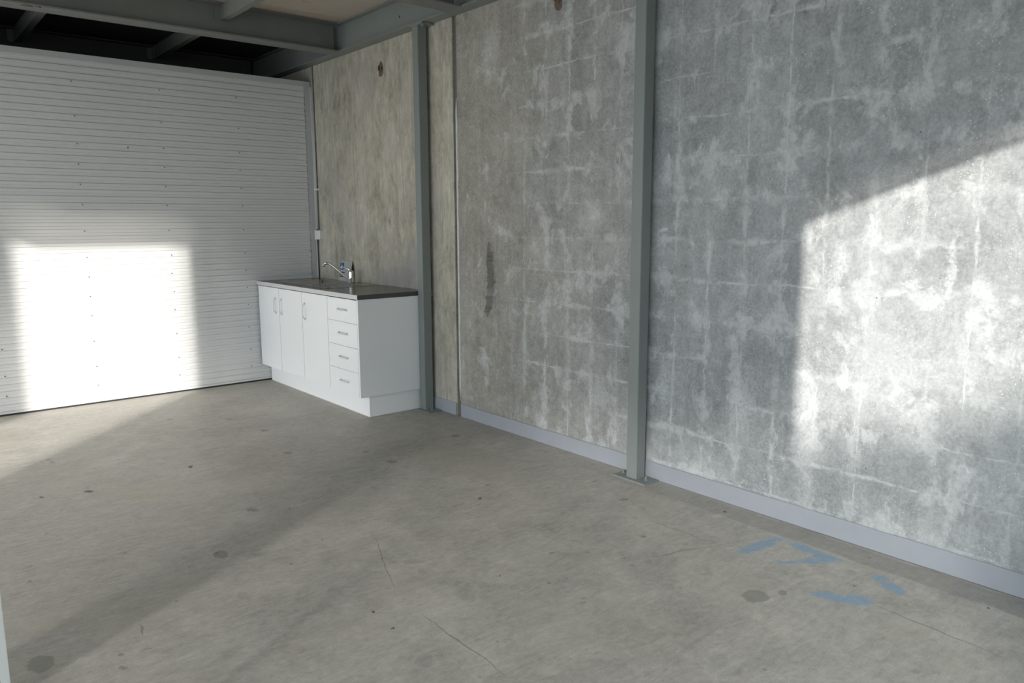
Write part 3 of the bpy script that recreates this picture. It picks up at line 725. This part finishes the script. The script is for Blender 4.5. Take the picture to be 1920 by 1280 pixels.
# mixer tap
TX, TY = -0.092, 5.835 
tp = empty('mixer_tap', (TX, TY, 0.9045), label='chrome mixer tap with a long spout standing at the back of the sink', category='tap')
bm = bmesh.new(); lathe(bm, [(.027, .001), (.027, .005), (.0225, .008), (.0215, .055), (.0215, .088), (.019, .098), (.008, .104)], (TX, TY, .9045), 24); rel(obj('tap_body', bm, M['chrome'], smooth=True), tp)
SE = Vector((-0.268, 5.972, 1.060))
bm = bmesh.new()
tube(bm, [(TX, TY, .930)] + bezier((TX - .018, TY + .014, .935), (TX - .08, TY + .062, .985), SE + Vector((.052, -.040, .010)), SE + Vector((.016, -.012, .008)), 12) + [SE + Vector((0, 0, .003))], [.0095] + [.0100] * 12 + [.0115, .012], 12)
rel(obj('spout', bm, M['chrome'], smooth=True), tp)
bm = bmesh.new(); tube(bm, [SE + Vector((0, 0, .004)), SE + Vector((-.003, .002, -.020))], .012, 14); rel(obj('aerator', bm, M['chrome'], smooth=True), tp)
bm = bmesh.new(); tube(bm, bezier((TX - .004, TY + .004, 1.004), (TX - .02, TY + .02, 1.022), (TX - .045, TY + .04, 1.034), (TX - .066, TY + .050, 1.033), 8), [.012, .010, .008, .007, .0065, .0065, .0065, .0065, .007], 10); rel(obj('lever', bm, M['chrome'], smooth=True), tp)

# ------------------------------------------------------------------ display card leaning on the wall
def tilt(o, c, ang): pass
cz0 = 0.9005
cdm = Matrix.Translation((-0.052, 6.045, cz0)) @ Matrix.Rotation(math.radians(11), 4, 'Y') @ Matrix.Rotation(math.radians(4), 4, 'Z')
cdE = empty('display_card', (-0.052, 6.045, cz0), label='grey display card with a blue symbol square leaning on the wall behind the tap', category='card')
def cardpart(name, bm, mat):
    bm.transform(cdm); return rel(obj(name, bm, mat), cdE)
# card local: x thickness, y width (+y is the left side as seen), z height
cardpart('card_sheet', B(-.0015, .0015, -.092, .092, .001, .176), M['card'])
cardpart('blue_square', B(-.0022, -.0016, .032, .090, .098, .160), M['blue'])
bm = bmesh.new(); cx, cz = .062, .119
pts = [( -.0028, cx + .015 * math.cos(math.radians(a)), cz + .013 * math.sin(math.radians(a))) for a in range(70, -240, -20)]
tube(bm, pts, .0024, 6); tube(bm, [(-.0028, cx + .002, .152), (-.0028, cx + .001, .1515)], .0045, 8)
tube(bm, [(-.0028, cx + .003, .147), (-.0028, cx + .001, .131), (-.0028, cx - .014, .130), (-.0028, cx - .019, .112)], .0024, 6)
cardpart('white_symbol', bm, M['white'])
for k, (a, b) in enumerate(((.002, .075), (.010, .082), (.020, .084))):
    cardpart('text_line', B(-.0022, -.0016, a, b, .070 - k * .017, .080 - k * .017), M['black'])
cardpart('side_wedge', prism(bmesh.new(), [(.0016, .001), (.030, .001), (.002, .150)], 'y', -.104, -.0925), M['black'])  # black wedge along the right edge of the card

# ------------------------------------------------------------------ aluminium door stile at the left edge of the view, near the camera
ds = empty('door_leaf', (-3.12, 1.9, 0), label='pale aluminium edge of an open door at the bottom left corner', category='door')
PX = -3.052
rel(obj('stile', B(PX - .018, PX, 1.895, 1.912, 0.01, 2.1, bev=.002), M['alu']), ds)
rel(obj('seal_strip', B(PX - .026, PX - .0185, 1.898, 1.908, 0.01, 2.1), M['dark']), ds)
rel(obj('bottom_rail', B(PX - .60, PX - .0265, 1.893, 1.913, 0.01, 0.12), M['dark']), ds)
